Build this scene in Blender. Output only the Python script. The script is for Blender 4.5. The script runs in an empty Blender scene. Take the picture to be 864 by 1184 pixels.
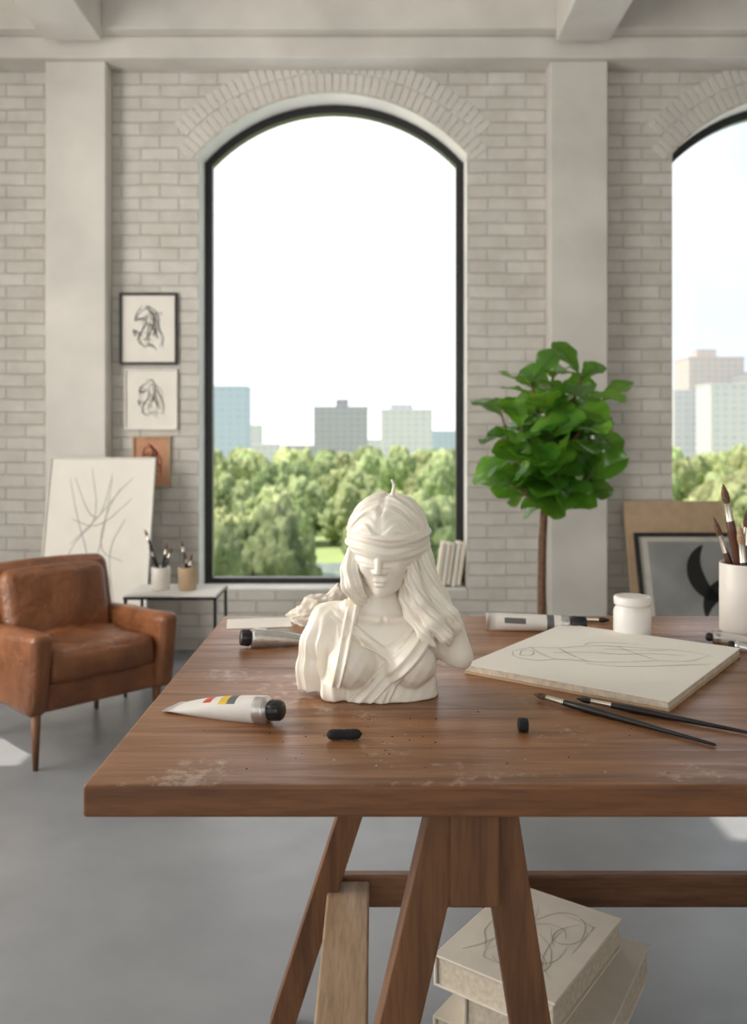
import bpy, bmesh, math, random
import numpy as np
from mathutils import Vector, Matrix, noise
random.seed(7)
F=1000.0; HZ=505.0; CH=1.133
scene=bpy.context.scene
col=scene.collection

# ------------------------------------------------------------ materials
def newmat(name):
    m=bpy.data.materials.new(name); m.use_nodes=True
    nt=m.node_tree; b=nt.nodes['Principled BSDF']
    return m,nt,b
def N(nt,t,**kw):
    n=nt.nodes.new(t)
    for k,v in kw.items():
        if k in n.inputs: n.inputs[k].default_value=v
        else: setattr(n,k,v)
    return n
def ramp(nt,src,stops):
    r=nt.nodes.new('ShaderNodeValToRGB'); el=r.color_ramp.elements
    while len(el)<len(stops): el.new(0.5)
    for e,(p,c) in zip(el,stops):
        e.position=p; e.color=(c[0],c[1],c[2],1)
    nt.links.new(src,r.inputs[0]); return r
def bump(nt,b,src,strength=.3,dist=.01):
    n=nt.nodes.new('ShaderNodeBump'); n.inputs['Strength'].default_value=strength; n.inputs['Distance'].default_value=dist
    nt.links.new(src,n.inputs['Height']); nt.links.new(n.outputs[0],b.inputs['Normal']); return n
def coords(nt,scale=(1,1,1),rot=(0,0,0),loc=(0,0,0)):
    tc=nt.nodes.new('ShaderNodeTexCoord'); mp=nt.nodes.new('ShaderNodeMapping')
    mp.inputs['Scale'].default_value=scale; mp.inputs['Rotation'].default_value=rot; mp.inputs['Location'].default_value=loc
    nt.links.new(tc.outputs['Object'],mp.inputs['Vector']); return mp.outputs[0]
def simple(name,c,rough=.5,metal=0,var=.12,nscale=20,bmp=0.05,bd=.002,spec=.5,**kw):
    m,nt,b=newmat(name)
    v=coords(nt)
    n=N(nt,'ShaderNodeTexNoise',Scale=nscale,Detail=4.0); nt.links.new(v,n.inputs['Vector'])
    lo=[x*(1-var) for x in c]; hi=[min(1,x*(1+var)) for x in c]
    r=ramp(nt,n.outputs[0],[(.3,lo),(.7,hi)]); nt.links.new(r.outputs[0],b.inputs['Base Color'])
    b.inputs['Roughness'].default_value=rough; b.inputs['Metallic'].default_value=metal
    b.inputs['Specular IOR Level'].default_value=spec
    if bmp: bump(nt,b,n.outputs[0],bmp,bd)
    for k,val in kw.items(): b.inputs[k.replace('_',' ')].default_value=val
    return m

def brick_mat():
    m,nt,b=newmat('white_painted_brick')
    tc=nt.nodes.new('ShaderNodeTexCoord'); sp=nt.nodes.new('ShaderNodeSeparateXYZ'); cb=nt.nodes.new('ShaderNodeCombineXYZ')
    nt.links.new(tc.outputs['Object'],sp.inputs[0])
    nt.links.new(sp.outputs[0],cb.inputs[0]); nt.links.new(sp.outputs[2],cb.inputs[1])
    nz=N(nt,'ShaderNodeTexNoise',Scale=3.0); nt.links.new(cb.outputs[0],nz.inputs['Vector'])
    sc=nt.nodes.new('ShaderNodeVectorMath'); sc.operation='SCALE'; sc.inputs['Scale'].default_value=.016
    nt.links.new(nz.outputs['Color'],sc.inputs[0])
    ad=nt.nodes.new('ShaderNodeVectorMath'); ad.operation='ADD'
    nt.links.new(cb.outputs[0],ad.inputs[0]); nt.links.new(sc.outputs[0],ad.inputs[1])
    br=nt.nodes.new('ShaderNodeTexBrick')
    br.inputs['Scale'].default_value=1; br.inputs['Brick Width'].default_value=.205; br.inputs['Row Height'].default_value=.067
    br.inputs['Mortar Size'].default_value=.0055; br.inputs['Mortar Smooth'].default_value=.7
    br.inputs['Color1'].default_value=(.72,.69,.645,1); br.inputs['Color2'].default_value=(.65,.62,.575,1); br.inputs['Mortar'].default_value=(.60,.57,.53,1)
    nt.links.new(ad.outputs[0],br.inputs['Vector'])
    n2=N(nt,'ShaderNodeTexNoise',Scale=7.0,Detail=8.0,Roughness=.65); nt.links.new(tc.outputs['Object'],n2.inputs['Vector'])
    r=ramp(nt,n2.outputs[0],[(.25,(.80,.785,.76)),(.7,(1,1,1))])
    mx=nt.nodes.new('ShaderNodeMixRGB'); mx.blend_type='MULTIPLY'; mx.inputs[0].default_value=1
    nt.links.new(br.outputs[0],mx.inputs[1]); nt.links.new(r.outputs[0],mx.inputs[2])
    nt.links.new(mx.outputs[0],b.inputs['Base Color'])
    b.inputs['Roughness'].default_value=.75
    mt=nt.nodes.new('ShaderNodeMath'); mt.operation='MULTIPLY_ADD'; mt.inputs[1].default_value=-1
    nt.links.new(br.outputs['Fac'],mt.inputs[0])
    m3=nt.nodes.new('ShaderNodeMath'); m3.operation='MULTIPLY'; m3.inputs[1].default_value=.9; nt.links.new(n2.outputs[0],m3.inputs[0])
    nt.links.new(m3.outputs[0],mt.inputs[2])
    bump(nt,b,mt.outputs[0],.65,.010)
    return m
def wood_mat(name,c1,c2,c3,scale=1,axis='X',rough=.38,planks=False):
    m,nt,b=newmat(name)
    s={'X':(1.2,14,14),'Y':(14,1.2,14),'Z':(14,14,1.2)}[axis]
    v=coords(nt,tuple(x*scale for x in s))
    n=N(nt,'ShaderNodeTexNoise',Scale=2.2,Detail=8.0,Roughness=.62,Distortion=.6); nt.links.new(v,n.inputs['Vector'])
    r=ramp(nt,n.outputs[0],[(.28,c3),(.48,c1),(.72,c2)])
    v2=coords(nt,tuple(x*scale*5 for x in s)); n2=N(nt,'ShaderNodeTexNoise',Scale=3.0,Detail=3.0); nt.links.new(v2,n2.inputs['Vector'])
    r2=ramp(nt,n2.outputs[0],[(.35,(.72,.70,.68)),(.55,(1,1,1))])
    mx=nt.nodes.new('ShaderNodeMixRGB'); mx.blend_type='MULTIPLY'; mx.inputs[0].default_value=.7
    nt.links.new(r.outputs[0],mx.inputs[1]); nt.links.new(r2.outputs[0],mx.inputs[2])
    last=mx.outputs[0]
    if planks:
        v3=coords(nt,(1,1,1),loc=(20,0,0)); br=nt.nodes.new('ShaderNodeTexBrick')
        br.inputs['Scale'].default_value=1; br.inputs['Brick Width'].default_value=90; br.inputs['Row Height'].default_value=.152
        br.inputs['Mortar Size'].default_value=.0010; br.inputs['Mortar Smooth'].default_value=.3
        br.inputs['Color1'].default_value=(1,1,1,1); br.inputs['Color2'].default_value=(.84,.82,.80,1); br.inputs['Mortar'].default_value=(.35,.30,.26,1)
        nt.links.new(v3,br.inputs['Vector'])
        m2=nt.nodes.new('ShaderNodeMixRGB'); m2.blend_type='MULTIPLY'; m2.inputs[0].default_value=1
        nt.links.new(last,m2.inputs[1]); nt.links.new(br.outputs[0],m2.inputs[2]); last=m2.outputs[0]
        n4=N(nt,'ShaderNodeTexNoise',Scale=55.0,Detail=7.0,Roughness=.72); nt.links.new(v3,n4.inputs['Vector'])
        n5=N(nt,'ShaderNodeTexNoise',Scale=7.0,Detail=3.0); nt.links.new(v3,n5.inputs['Vector'])
        ma=nt.nodes.new('ShaderNodeMath'); ma.operation='MULTIPLY'; nt.links.new(n4.outputs[0],ma.inputs[0]); nt.links.new(n5.outputs[0],ma.inputs[1])
        rr=ramp(nt,ma.outputs[0],[(.325,(0,0,0)),(.40,(.6,.6,.6))])
        m4=nt.nodes.new('ShaderNodeMixRGB'); m4.inputs[2].default_value=(.58,.45,.35,1)
        nt.links.new(rr.outputs[0],m4.inputs[0]); nt.links.new(last,m4.inputs[1]); last=m4.outputs[0]
        n6=N(nt,'ShaderNodeTexNoise',Scale=2.5,Detail=5.0); nt.links.new(v3,n6.inputs['Vector'])
        r6=ramp(nt,n6.outputs[0],[(.35,(.74,.72,.72)),(.62,(1,1,1))]); m6=nt.nodes.new('ShaderNodeMixRGB'); m6.blend_type='MULTIPLY'; m6.inputs[0].default_value=1
        nt.links.new(last,m6.inputs[1]); nt.links.new(r6.outputs[0],m6.inputs[2]); last=m6.outputs[0]
        vn=N(nt,'ShaderNodeTexVoronoi',Scale=26.0); nt.links.new(coords(nt,(.6,1.6,1)),vn.inputs['Vector'])
        r7=ramp(nt,vn.outputs['Distance'],[(.035,(.45,.4,.38)),(.06,(1,1,1))]); m7=nt.nodes.new('ShaderNodeMixRGB'); m7.blend_type='MULTIPLY'; m7.inputs[0].default_value=.7
        nt.links.new(last,m7.inputs[1]); nt.links.new(r7.outputs[0],m7.inputs[2]); last=m7.outputs[0]
    nt.links.new(last,b.inputs['Base Color'])
    rr=ramp(nt,n.outputs[0],[(.3,(rough+.12,)*3),(.7,(rough-.05,)*3)]); nt.links.new(rr.outputs[0],b.inputs['Roughness'])
    bump(nt,b,n2.outputs[0],.18,.002)
    return m

M_brick=brick_mat()
M_paint=simple('white_plaster',(.66,.63,.585),.7,nscale=3,bmp=.15,bd=.004)
M_reveal=simple('reveal_plaster',(.80,.775,.73),.7,nscale=3)
M_beam=simple('painted_concrete',(.67,.64,.595),.75,nscale=2.5,bmp=.25,bd=.006)
M_black=simple('black_steel',(.012,.012,.014),.35)
M_table=wood_mat('table_wood',(.335,.148,.058),(.45,.215,.095),(.16,.062,.024),axis='X',rough=.33,planks=True)
M_edge=wood_mat('table_edge_wood',(.19,.078,.030),(.26,.112,.048),(.10,.04,.016),axis='X',rough=.45)
M_trestle=wood_mat('trestle_wood',(.165,.070,.027),(.235,.104,.042),(.085,.035,.014),axis='Z',rough=.5)
M_tresx=wood_mat('stretcher_wood',(.16,.07,.03),(.22,.10,.045),(.085,.036,.016),axis='X',rough=.5)
M_pale=wood_mat('pale_plank',(.36,.235,.14),(.45,.31,.19),(.25,.155,.09),axis='Y',rough=.6)
M_paper=simple('paper',(.86,.82,.75),.85,var=.03,nscale=8)
M_pages=simple('page_edges',(.66,.57,.45),.85,var=.15,nscale=120)
M_cover=simple('book_cover_cream',(.76,.69,.58),.7,var=.06)
M_pencil=simple('pencil_line',(.22,.21,.20),.9,bmp=0)
M_pencil_f=simple('faint_pencil',(.46,.44,.41),.9,bmp=0)
M_char=simple('charcoal',(.012,.012,.013),.85,nscale=300,bmp=.6)
M_cap=simple('black_plastic',(.015,.015,.016),.35)
M_tubew=simple('tube_paint_white',(.74,.71,.67),.35,var=.05)
M_tubem=simple('tube_aluminium',(.62,.60,.58),.32,metal=.75,nscale=90,bmp=.2)
M_yel=simple('label_yellow',(.75,.50,.04),.4); M_red=simple('label_red',(.60,.05,.03),.4)
M_grayl=simple('label_grey',(.12,.12,.12),.5)
M_ferr=simple('ferrule_metal',(.70,.66,.58),.25,metal=1,bmp=0)
M_brist=simple('bristle_brown',(.14,.07,.04),.7,nscale=200,var=.5)
M_bristl=simple('bristle_light',(.42,.27,.17),.7,nscale=200,var=.3)
M_hand=simple('brush_handle_black',(.014,.012,.012),.22,bmp=0)
M_handr=simple('brush_handle_umber',(.10,.035,.02),.3,bmp=0)
M_jar=simple('jar_white',(.85,.82,.78),.22,var=.02,bmp=0,Subsurface_Weight=.2)
M_cup=simple('cup_ceramic',(.78,.74,.68),.4,var=.05)
M_tan=simple('tan_board',(.50,.355,.23),.75,var=.08)
M_cloth=simple('rag_cloth',(.80,.73,.63),.9,nscale=60,bmp=.3)
M_trunk=simple('bark',(.17,.09,.05),.85,nscale=60,var=.4,bmp=.5,bd=.01)
M_pot=simple('pot_ceramic',(.45,.42,.38),.6)
M_soil=simple('soil',(.05,.035,.025),.95)
mw,nt,b=newmat('ivory_wax'); b.inputs['Base Color'].default_value=(.94,.875,.77,1); b.inputs['Roughness'].default_value=.32
b.inputs['Subsurface Weight'].default_value=.3; b.inputs['Subsurface Radius'].default_value=(1,.65,.4); b.inputs['Subsurface Scale'].default_value=.005
n=N(nt,'ShaderNodeTexNoise',Scale=220.0,Detail=3.0); nt.links.new(coords(nt),n.inputs['Vector']); bump(nt,b,n.outputs[0],.05,.001)
M_wax=mw
ml,nt,b=newmat('brown_leather'); v=coords(nt)
n=N(nt,'ShaderNodeTexNoise',Scale=7.0,Detail=6.0); nt.links.new(v,n.inputs['Vector'])
r=ramp(nt,n.outputs[0],[(.3,(.12,.040,.015)),(.55,(.215,.078,.030)),(.8,(.31,.125,.054))]); nt.links.new(r.outputs[0],b.inputs['Base Color'])
b.inputs['Roughness'].default_value=.32
vo=N(nt,'ShaderNodeTexVoronoi',Scale=130.0); nt.links.new(v,vo.inputs['Vector'])
n2=N(nt,'ShaderNodeTexNoise',Scale=16.0,Detail=5.0,Distortion=1.5); nt.links.new(v,n2.inputs['Vector'])
a=nt.nodes.new('ShaderNodeMath'); a.operation='MULTIPLY_ADD'; a.inputs[1].default_value=.12; nt.links.new(vo.outputs[0],a.inputs[0]); nt.links.new(n2.outputs[0],a.inputs[2])
bump(nt,b,a.outputs[0],.55,.014)
M_leather=ml
mf,nt,b=newmat('polished_concrete'); v=coords(nt)
n=N(nt,'ShaderNodeTexNoise',Scale=1.6,Detail=8.0,Roughness=.6); nt.links.new(v,n.inputs['Vector'])
r=ramp(nt,n.outputs[0],[(.3,(.18,.186,.20)),(.7,(.265,.273,.285))]); nt.links.new(r.outputs[0],b.inputs['Base Color'])
n2=N(nt,'ShaderNodeTexNoise',Scale=9.0,Detail=3.0); nt.links.new(v,n2.inputs['Vector'])
r=ramp(nt,n2.outputs[0],[(.3,(.30,)*3),(.7,(.40,)*3)]); nt.links.new(r.outputs[0],b.inputs['Roughness'])
bump(nt,b,n2.outputs[0],.02,.002); M_floor=mf
mg,nt,b=newmat('fiddle_leaf'); v=coords(nt)
n=N(nt,'ShaderNodeTexNoise',Scale=4.5,Detail=2.0); nt.links.new(v,n.inputs['Vector'])
r=ramp(nt,n.outputs[0],[(.32,(.014,.060,.009)),(.5,(.045,.155,.016)),(.68,(.19,.40,.045))]); nt.links.new(r.outputs[0],b.inputs['Base Color'])
b.inputs['Roughness'].default_value=.25; b.inputs['Specular IOR Level'].default_value=.65
tr=nt.nodes.new('ShaderNodeBsdfTranslucent'); tr.inputs[0].default_value=(.34,.66,.05,1)
mx=nt.nodes.new('ShaderNodeMixShader'); mx.inputs[0].default_value=.30
nt.links.new(b.outputs[0],mx.inputs[1]); nt.links.new(tr.outputs[0],mx.inputs[2])
nt.links.new(mx.outputs[0],nt.nodes['Material Output'].inputs[0]); M_leaf=mg
mt_,nt,b=newmat('tree_foliage'); tc=nt.nodes.new('ShaderNodeTexCoord')
n=N(nt,'ShaderNodeTexNoise',Scale=3.0,Detail=10.0,Roughness=.8); nt.links.new(tc.outputs['Object'],n.inputs['Vector'])
oi=nt.nodes.new('ShaderNodeObjectInfo')
r=ramp(nt,n.outputs[0],[(.36,(.10,.16,.05)),(.5,(.34,.43,.14)),(.64,(.68,.72,.36))])
h=nt.nodes.new('ShaderNodeHueSaturation'); mr=nt.nodes.new('ShaderNodeMapRange'); mr.inputs[3].default_value=.475; mr.inputs[4].default_value=.525
nt.links.new(oi.outputs['Random'],mr.inputs[0]); nt.links.new(mr.outputs[0],h.inputs[0]); h.inputs['Saturation'].default_value=.88
mr2=nt.nodes.new('ShaderNodeMapRange'); mr2.inputs[3].default_value=.55; mr2.inputs[4].default_value=1.2
ml2=nt.nodes.new('ShaderNodeMath'); ml2.operation='FRACT'; ml3=nt.nodes.new('ShaderNodeMath'); ml3.operation='MULTIPLY'; ml3.inputs[1].default_value=7.3
nt.links.new(oi.outputs['Random'],ml3.inputs[0]); nt.links.new(ml3.outputs[0],ml2.inputs[0]); nt.links.new(ml2.outputs[0],mr2.inputs[0]); nt.links.new(mr2.outputs[0],h.inputs['Value'])
nt.links.new(r.outputs[0],h.inputs['Color']); nt.links.new(h.outputs[0],b.inputs['Base Color'])
b.inputs['Roughness'].default_value=.8; bump(nt,b,n.outputs[0],1,.6); M_tree=mt_
M_grass=simple('park_grass',(.38,.48,.18),.9,nscale=.05,var=.3,bmp=0)
M_pond=simple('pond_water',(.30,.36,.38),.08,bmp=0)
def bld(name,c,win,haze_em=.36):
    m,nt,b=newmat(name); tc=nt.nodes.new('ShaderNodeTexCoord'); sp=nt.nodes.new('ShaderNodeSeparateXYZ'); cb=nt.nodes.new('ShaderNodeCombineXYZ')
    nt.links.new(tc.outputs['Object'],sp.inputs[0])
    ad=nt.nodes.new('ShaderNodeMath'); nt.links.new(sp.outputs[0],ad.inputs[0]); nt.links.new(sp.outputs[1],ad.inputs[1])
    nt.links.new(ad.outputs[0],cb.inputs[0]); nt.links.new(sp.outputs[2],cb.inputs[1])
    br=nt.nodes.new('ShaderNodeTexBrick'); br.offset=0
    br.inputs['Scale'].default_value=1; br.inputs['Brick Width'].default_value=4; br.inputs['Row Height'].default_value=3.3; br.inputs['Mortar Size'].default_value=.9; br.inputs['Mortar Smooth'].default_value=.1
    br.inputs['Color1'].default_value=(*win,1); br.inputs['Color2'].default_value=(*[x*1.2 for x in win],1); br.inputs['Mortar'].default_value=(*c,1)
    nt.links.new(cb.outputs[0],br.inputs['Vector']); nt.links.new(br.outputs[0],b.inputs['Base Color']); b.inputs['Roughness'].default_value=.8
    b.inputs['Emission Color'].default_value=(.70,.76,.84,1); b.inputs['Emission Strength'].default_value=haze_em  # pale blue glow put into the facades to stand in for aerial haze
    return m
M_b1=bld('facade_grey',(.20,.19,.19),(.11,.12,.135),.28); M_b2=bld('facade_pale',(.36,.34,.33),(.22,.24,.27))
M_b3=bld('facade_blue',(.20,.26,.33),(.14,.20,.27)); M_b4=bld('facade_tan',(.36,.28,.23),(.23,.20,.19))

# ------------------------------------------------------------ mesh builder
class MB:
    def __init__(s): s.v=[]; s.f=[]; s.m=[]; s.sm=[]; s.mats=[]
    def mi(s,mat):
        if mat not in s.mats: s.mats.append(mat)
        return s.mats.index(mat)
    def add(s,vs,fs,mat,M=None,smooth=False):
        o=len(s.v); idx=s.mi(mat)
        for p in vs:
            p=Vector(p); s.v.append(tuple(M@p) if M is not None else tuple(p))
        for f in fs: s.f.append(tuple(i+o for i in f)); s.m.append(idx); s.sm.append(smooth)
    def rbox(s,size,center,mat,r=.003,k=2,n=1,bulge=(0,0,0),M=None,warp=None,smooth=True):
        h=[x/2 for x in size]; r=min(r,min(h)*.98)
        def arr(hh):
            a=[-hh+r*i/k for i in range(k)]
            inner=[-(hh-r)+2*(hh-r)*i/n for i in range(n+1)]
            return a+inner+[-x for x in reversed(a)]
        ax=[arr(x) for x in h]; vs=[]; key={}; fs=[]
        def vid(p):
            kk=(round(p[0],6),round(p[1],6),round(p[2],6))
            if kk in key: return key[kk]
            q=[max(-(h[i]-r),min(h[i]-r,p[i])) for i in range(3)]
            d=Vector([p[i]-q[i] for i in range(3)])
            if d.length>1e-9: d=d.normalized()*r
            o=[q[i]+d[i] for i in range(3)]
            u=[p[i]/h[i] for i in range(3)]
            for i in range(3):
                j,l=(i+1)%3,(i+2)%3
                o[i]+=bulge[i]*u[i]*(1-u[j]**2)*(1-u[l]**2)
            if warp: o=warp(o,u)
            vs.append([o[i]+center[i] for i in range(3)]); key[kk]=len(vs)-1; return key[kk]
        for i in range(3):
            j,l=(i+1)%3,(i+2)%3
            for sgn in (-1,1):
                A,B=ax[j],ax[l]
                for a in range(len(A)-1):
                    for c in range(len(B)-1):
                        ids=[]
                        for (aa,cc) in ((a,c),(a+1,c),(a+1,c+1),(a,c+1)):
                            p=[0,0,0]; p[i]=sgn*h[i]; p[j]=A[aa]; p[l]=B[cc]; ids.append(vid(p))
                        if sgn<0: ids.reverse()
                        if len(set(ids))>2: fs.append(ids)
        s.add(vs,fs,mat,M,smooth)
    def beam(s,a,b,w,t,mat,r=.002,up=(0,1,0)):
        a=Vector(a); b=Vector(b); z=(b-a).normalized(); y=Vector(up); x=y.cross(z).normalized(); y=z.cross(x)
        R=Matrix((x,y,z)).transposed().to_4x4(); M=Matrix.Translation((a+b)/2)@R
        s.rbox((w,t,(b-a).length),(0,0,0),mat,r=r,M=M,smooth=False)
    def lathe(s,prof,mat,seg=24,M=None,smooth=True,mats=None,sx=None):
        for i in range(len(prof)-1):
            (r0,z0),(r1,z1)=prof[i],prof[i+1]; vs=[];fs=[]
            for rr,zz in ((r0,z0),(r1,z1)):
                for k in range(seg):
                    a=2*math.pi*k/seg; vs.append((rr*math.cos(a),rr*math.sin(a),zz))
            for k in range(seg):
                fs.append((k,(k+1)%seg,seg+(k+1)%seg,seg+k))
            s.add(vs,fs,mats[i] if mats else mat,M,smooth)
    def tube(s,pts,rad,mat,seg=8,M=None):
        pts=[Vector(p) for p in pts]; n=len(pts); vs=[];fs=[]
        if not hasattr(rad,'__len__'): rad=[rad]*n
        ref=Vector((0.13,.97,.2))
        for i,p in enumerate(pts):
            t=(pts[min(i+1,n-1)]-pts[max(i-1,0)]).normalized()
            x=t.cross(ref).normalized(); y=t.cross(x)
            for k in range(seg):
                a=2*math.pi*k/seg; vs.append(p+rad[i]*(math.cos(a)*x+math.sin(a)*y))
        for i in range(n-1):
            for k in range(seg): fs.append((i*seg+k,i*seg+(k+1)%seg,(i+1)*seg+(k+1)%seg,(i+1)*seg+k))
        fs.append(tuple(range(seg))); fs.append(tuple(range((n-1)*seg,n*seg)))
        s.add(vs,fs,mat,M,True)
    def ribbon(s,pts,w,mat,M=None,smooth_it=2,off=0.0006):
        P=[Vector((p[0],p[1])) for p in pts]
        for _ in range(smooth_it):
            Q=[P[0]]
            for i in range(len(P)-1): Q+= [P[i]*.75+P[i+1]*.25, P[i]*.25+P[i+1]*.75]
            Q.append(P[-1]); P=Q
        vs=[];fs=[];n=len(P)
        for i,p in enumerate(P):
            t=P[min(i+1,n-1)]-P[max(i-1,0)]
            if t.length<1e-9: t=Vector((1,0))
            t.normalize(); nn=Vector((-t.y,t.x)); ww=w*(.35+.65*math.sin(math.pi*(i+.5)/n))/2
            vs+= [(p.x+nn.x*ww,p.y+nn.y*ww,off),(p.x-nn.x*ww,p.y-nn.y*ww,off)]
        for i in range(n-1): fs.append((2*i+1,2*i+3,2*i+2,2*i))
        s.add(vs,fs,mat,M)
    def build(s,name,parent=None,fixn=True):
        me=bpy.data.meshes.new(name); me.from_pydata(s.v,[],s.f)
        for m in s.mats: me.materials.append(m)
        me.polygons.foreach_set('material_index',s.m); me.polygons.foreach_set('use_smooth',s.sm); me.update()
        if fixn:
            bm=bmesh.new(); bm.from_mesh(me); bmesh.ops.remove_doubles(bm,verts=bm.verts,dist=1e-6)
            bmesh.ops.recalc_face_normals(bm,faces=bm.faces); bm.to_mesh(me); bm.free()
        o=bpy.data.objects.new(name,me); col.objects.link(o)
        if parent: o.parent=parent
        return o
def box(name,x0,x1,y0,y1,z0,z1,mat,r=.004):
    mb=MB(); c=((x0+x1)/2,(y0+y1)/2,(z0+z1)/2)
    mb.rbox((x1-x0,y1-y0,z1-z0),(0,0,0),mat,r=r,k=1,smooth=False)
    o=mb.build(name)
    for v in o.data.vertices: v.co=v.co+Vector(c)
    return o
def empty(name,loc=(0,0,0)):
    e=bpy.data.objects.new(name,None); e.location=loc; e.empty_display_size=.05; col.objects.link(e); return e
def align(a,b,roll=0):
    a=Vector(a); b=Vector(b); return Matrix.Translation(a)@(b-a).to_track_quat('Z','Y').to_matrix().to_4x4()@Matrix.Rotation(roll,4,'Z')

# ------------------------------------------------------------ room
WD=4.6; CEIL=3.5; XL=-2.7; XR=4.2; YB=-3.0
def arch_pts(cx,hw,z0,zs,rise,n=24):
    R=(hw*hw+rise*rise)/(2*rise); cz=zs+rise-R; a0=math.asin(hw/R)
    pts=[(cx-hw,z0),(cx+hw,z0)]
    for i in range(n+1):
        a=a0-2*a0*i/n; pts.append((cx+R*math.sin(a),cz+R*math.cos(a)))
    return pts
def poly_with_holes(name,outer,holes,y0,y1,mats,sidemat=None):
    cu=bpy.data.curves.new(name,'CURVE'); cu.dimensions='2D'; cu.fill_mode='BOTH'; cu.extrude=(y1-y0)/2
    for P in [outer]+holes:
        sp=cu.splines.new('POLY'); sp.points.add(len(P)-1)
        for q,(x,z) in zip(sp.points,P): q.co=(x,z,0,1)
        sp.use_cyclic_u=True
    t=bpy.data.objects.new('tmp',cu); col.objects.link(t)
    dg=bpy.context.evaluated_depsgraph_get(); dg.update()
    me=bpy.data.meshes.new_from_object(t.evaluated_get(dg)); bpy.data.objects.remove(t)
    me.materials.clear()
    for m in mats: me.materials.append(m)
    for v in me.vertices:
        x,z,d=v.co; v.co=(x,(y0+y1)/2-d,z)
    me.update()
    bm=bmesh.new(); bm.from_mesh(me); bmesh.ops.remove_doubles(bm,verts=bm.verts,dist=1e-5); bmesh.ops.recalc_face_normals(bm,faces=bm.faces)
    for f in bm.faces:
        f.smooth=False
        f.material_index=0 if abs(f.normal.y)>.7 or len(mats)==1 else 1
    bm.to_mesh(me); bm.free()
    me.name=name; o=bpy.data.objects.new(name,me); col.objects.link(o); return o
ZS=CH+(505-178)*WD/1000; RISE=(178-108)*WD/1000; Z0=CH-(683-505)*WD/1000; HW=.713
wins=[(-.216,1),(2.303,2)]
holes=[arch_pts(cx,HW,Z0,ZS,RISE) for cx,_ in wins]
wall=poly_with_holes('wall_back',[(XL-.2,0),(XR+.2,0),(XR+.2,CEIL),(XL-.2,CEIL)],holes,WD,WD+.3,[M_brick,M_reveal])
for cx,i in wins:
    o_=arch_pts(cx,HW+.002,Z0-.001,ZS,RISE)
    i_=arch_pts(cx,HW-.042,Z0+.042,ZS-.012,RISE-.032)
    poly_with_holes('window_%d'%i,o_,[i_],WD+.16,WD+.215,[M_black])
    R=(HW*HW+RISE*RISE)/(2*RISE); cz=ZS+RISE-R; a0=math.asin(HW/R)
    mb=MB()
    for ring,(ra,rb) in enumerate(((.010,.105),(.113,.205))):
        n=44 if ring==0 else 47
        for k in range(n):
            a=-a0*1.06+2*a0*1.06*(k+.5)/n; rm=R+(ra+rb)/2
            if rm*abs(math.sin(a))>HW+.09: continue
            M=Matrix.Translation((cx+rm*math.sin(a),WD-.0005,cz+rm*math.cos(a)))@Matrix.Rotation(a,4,'Y')
            w=2*a0*1.06*rm/n-.007
            mb.rbox((w,.009,rb-ra),(0,0,0),M_paint,r=.003,k=1,M=M,smooth=False)
    mb.build('trim_%d'%i)
    box('trim_%d'%(i+2),cx-HW+.003,cx+HW-.003,WD+.002,WD+.158,Z0+.0005,Z0+.012,M_reveal)
box('floor',XL-.2,XR+.2,YB-.2,WD+.3,-.1,0,M_floor,r=.001)
box('column',-1.702,-1.389,WD-.12,WD-.001,.001,3.08,M_beam,.006)
box('column.001',.918,1.214,WD-.12,WD-.001,.001,3.08,M_beam,.006)
box('trim_5',XL,XR,WD-.16,WD-.001,3.08,3.19,M_beam,.006)
box('trim_6',XL,XR,WD-.24,WD-.001,3.191,CEIL-.001,M_beam,.006)
for k,(a,c) in enumerate(((-1.655,-1.37),(.92,1.19),(3.5,3.8))):
    box('ceiling_beam'+('' if k==0 else '.%03d'%k),a,c,YB,WD-.242,3.128,CEIL-.001,M_beam,.006)
SUN_HOLE=(-1.24,-.75,2.43,2.6)  # unseen ceiling opening, added to drop a sun patch on the right floor
cu=poly_with_holes('ceiling',[(XL-.2,YB-.2),(XR+.2,YB-.2),(XR+.2,WD+.3),(XL-.2,WD+.3)],[[(SUN_HOLE[0],SUN_HOLE[2]),(SUN_HOLE[1],SUN_HOLE[2]),(SUN_HOLE[1],SUN_HOLE[3]),(SUN_HOLE[0],SUN_HOLE[3])]],-.1,0,[M_beam])
for v in cu.data.vertices:
    x,y,z=v.co; v.co=(x,z,CEIL+.1+y)
bm=bmesh.new(); bm.from_mesh(cu.data); bmesh.ops.recalc_face_normals(bm,faces=bm.faces); bm.to_mesh(cu.data); bm.free()
def sidewall(name,x0,x1,outer,holes,mat):
    o=poly_with_holes(name,outer,holes,x0,x1,[mat])
    for v in o.data.vertices:
        a,b_,z=v.co; v.co=(b_,a,z)
    bm=bmesh.new(); bm.from_mesh(o.data); bmesh.ops.recalc_face_normals(bm,faces=bm.faces); bm.to_mesh(o.data); bm.free(); return o
lh=[]
for (a,c) in ((-2.2,-.9),(-.7,.6),(.8,2.74),(2.98,3.25)):
    lh.append([(a,.5),(c,.5),(c,2.68),(a,2.68)])
sidewall('wall_left',XL-.2,XL,[(YB-.2,0),(WD,0),(WD,CEIL),(YB-.2,CEIL)],lh,M_paint)
sidewall('wall_right',XR,XR+.2,[(YB-.2,0),(WD,0),(WD,CEIL),(YB-.2,CEIL)],[],M_paint)
poly_with_holes('wall_front',[(XL,0),(XR,0),(XR,CEIL),(XL,CEIL)],[[(-2,.7),(.4,.7),(.4,2.9),(-2,2.9)],[(1,.7),(3.4,.7),(3.4,2.9),(1,2.9)]],YB-.2,YB,[M_paint])

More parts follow.
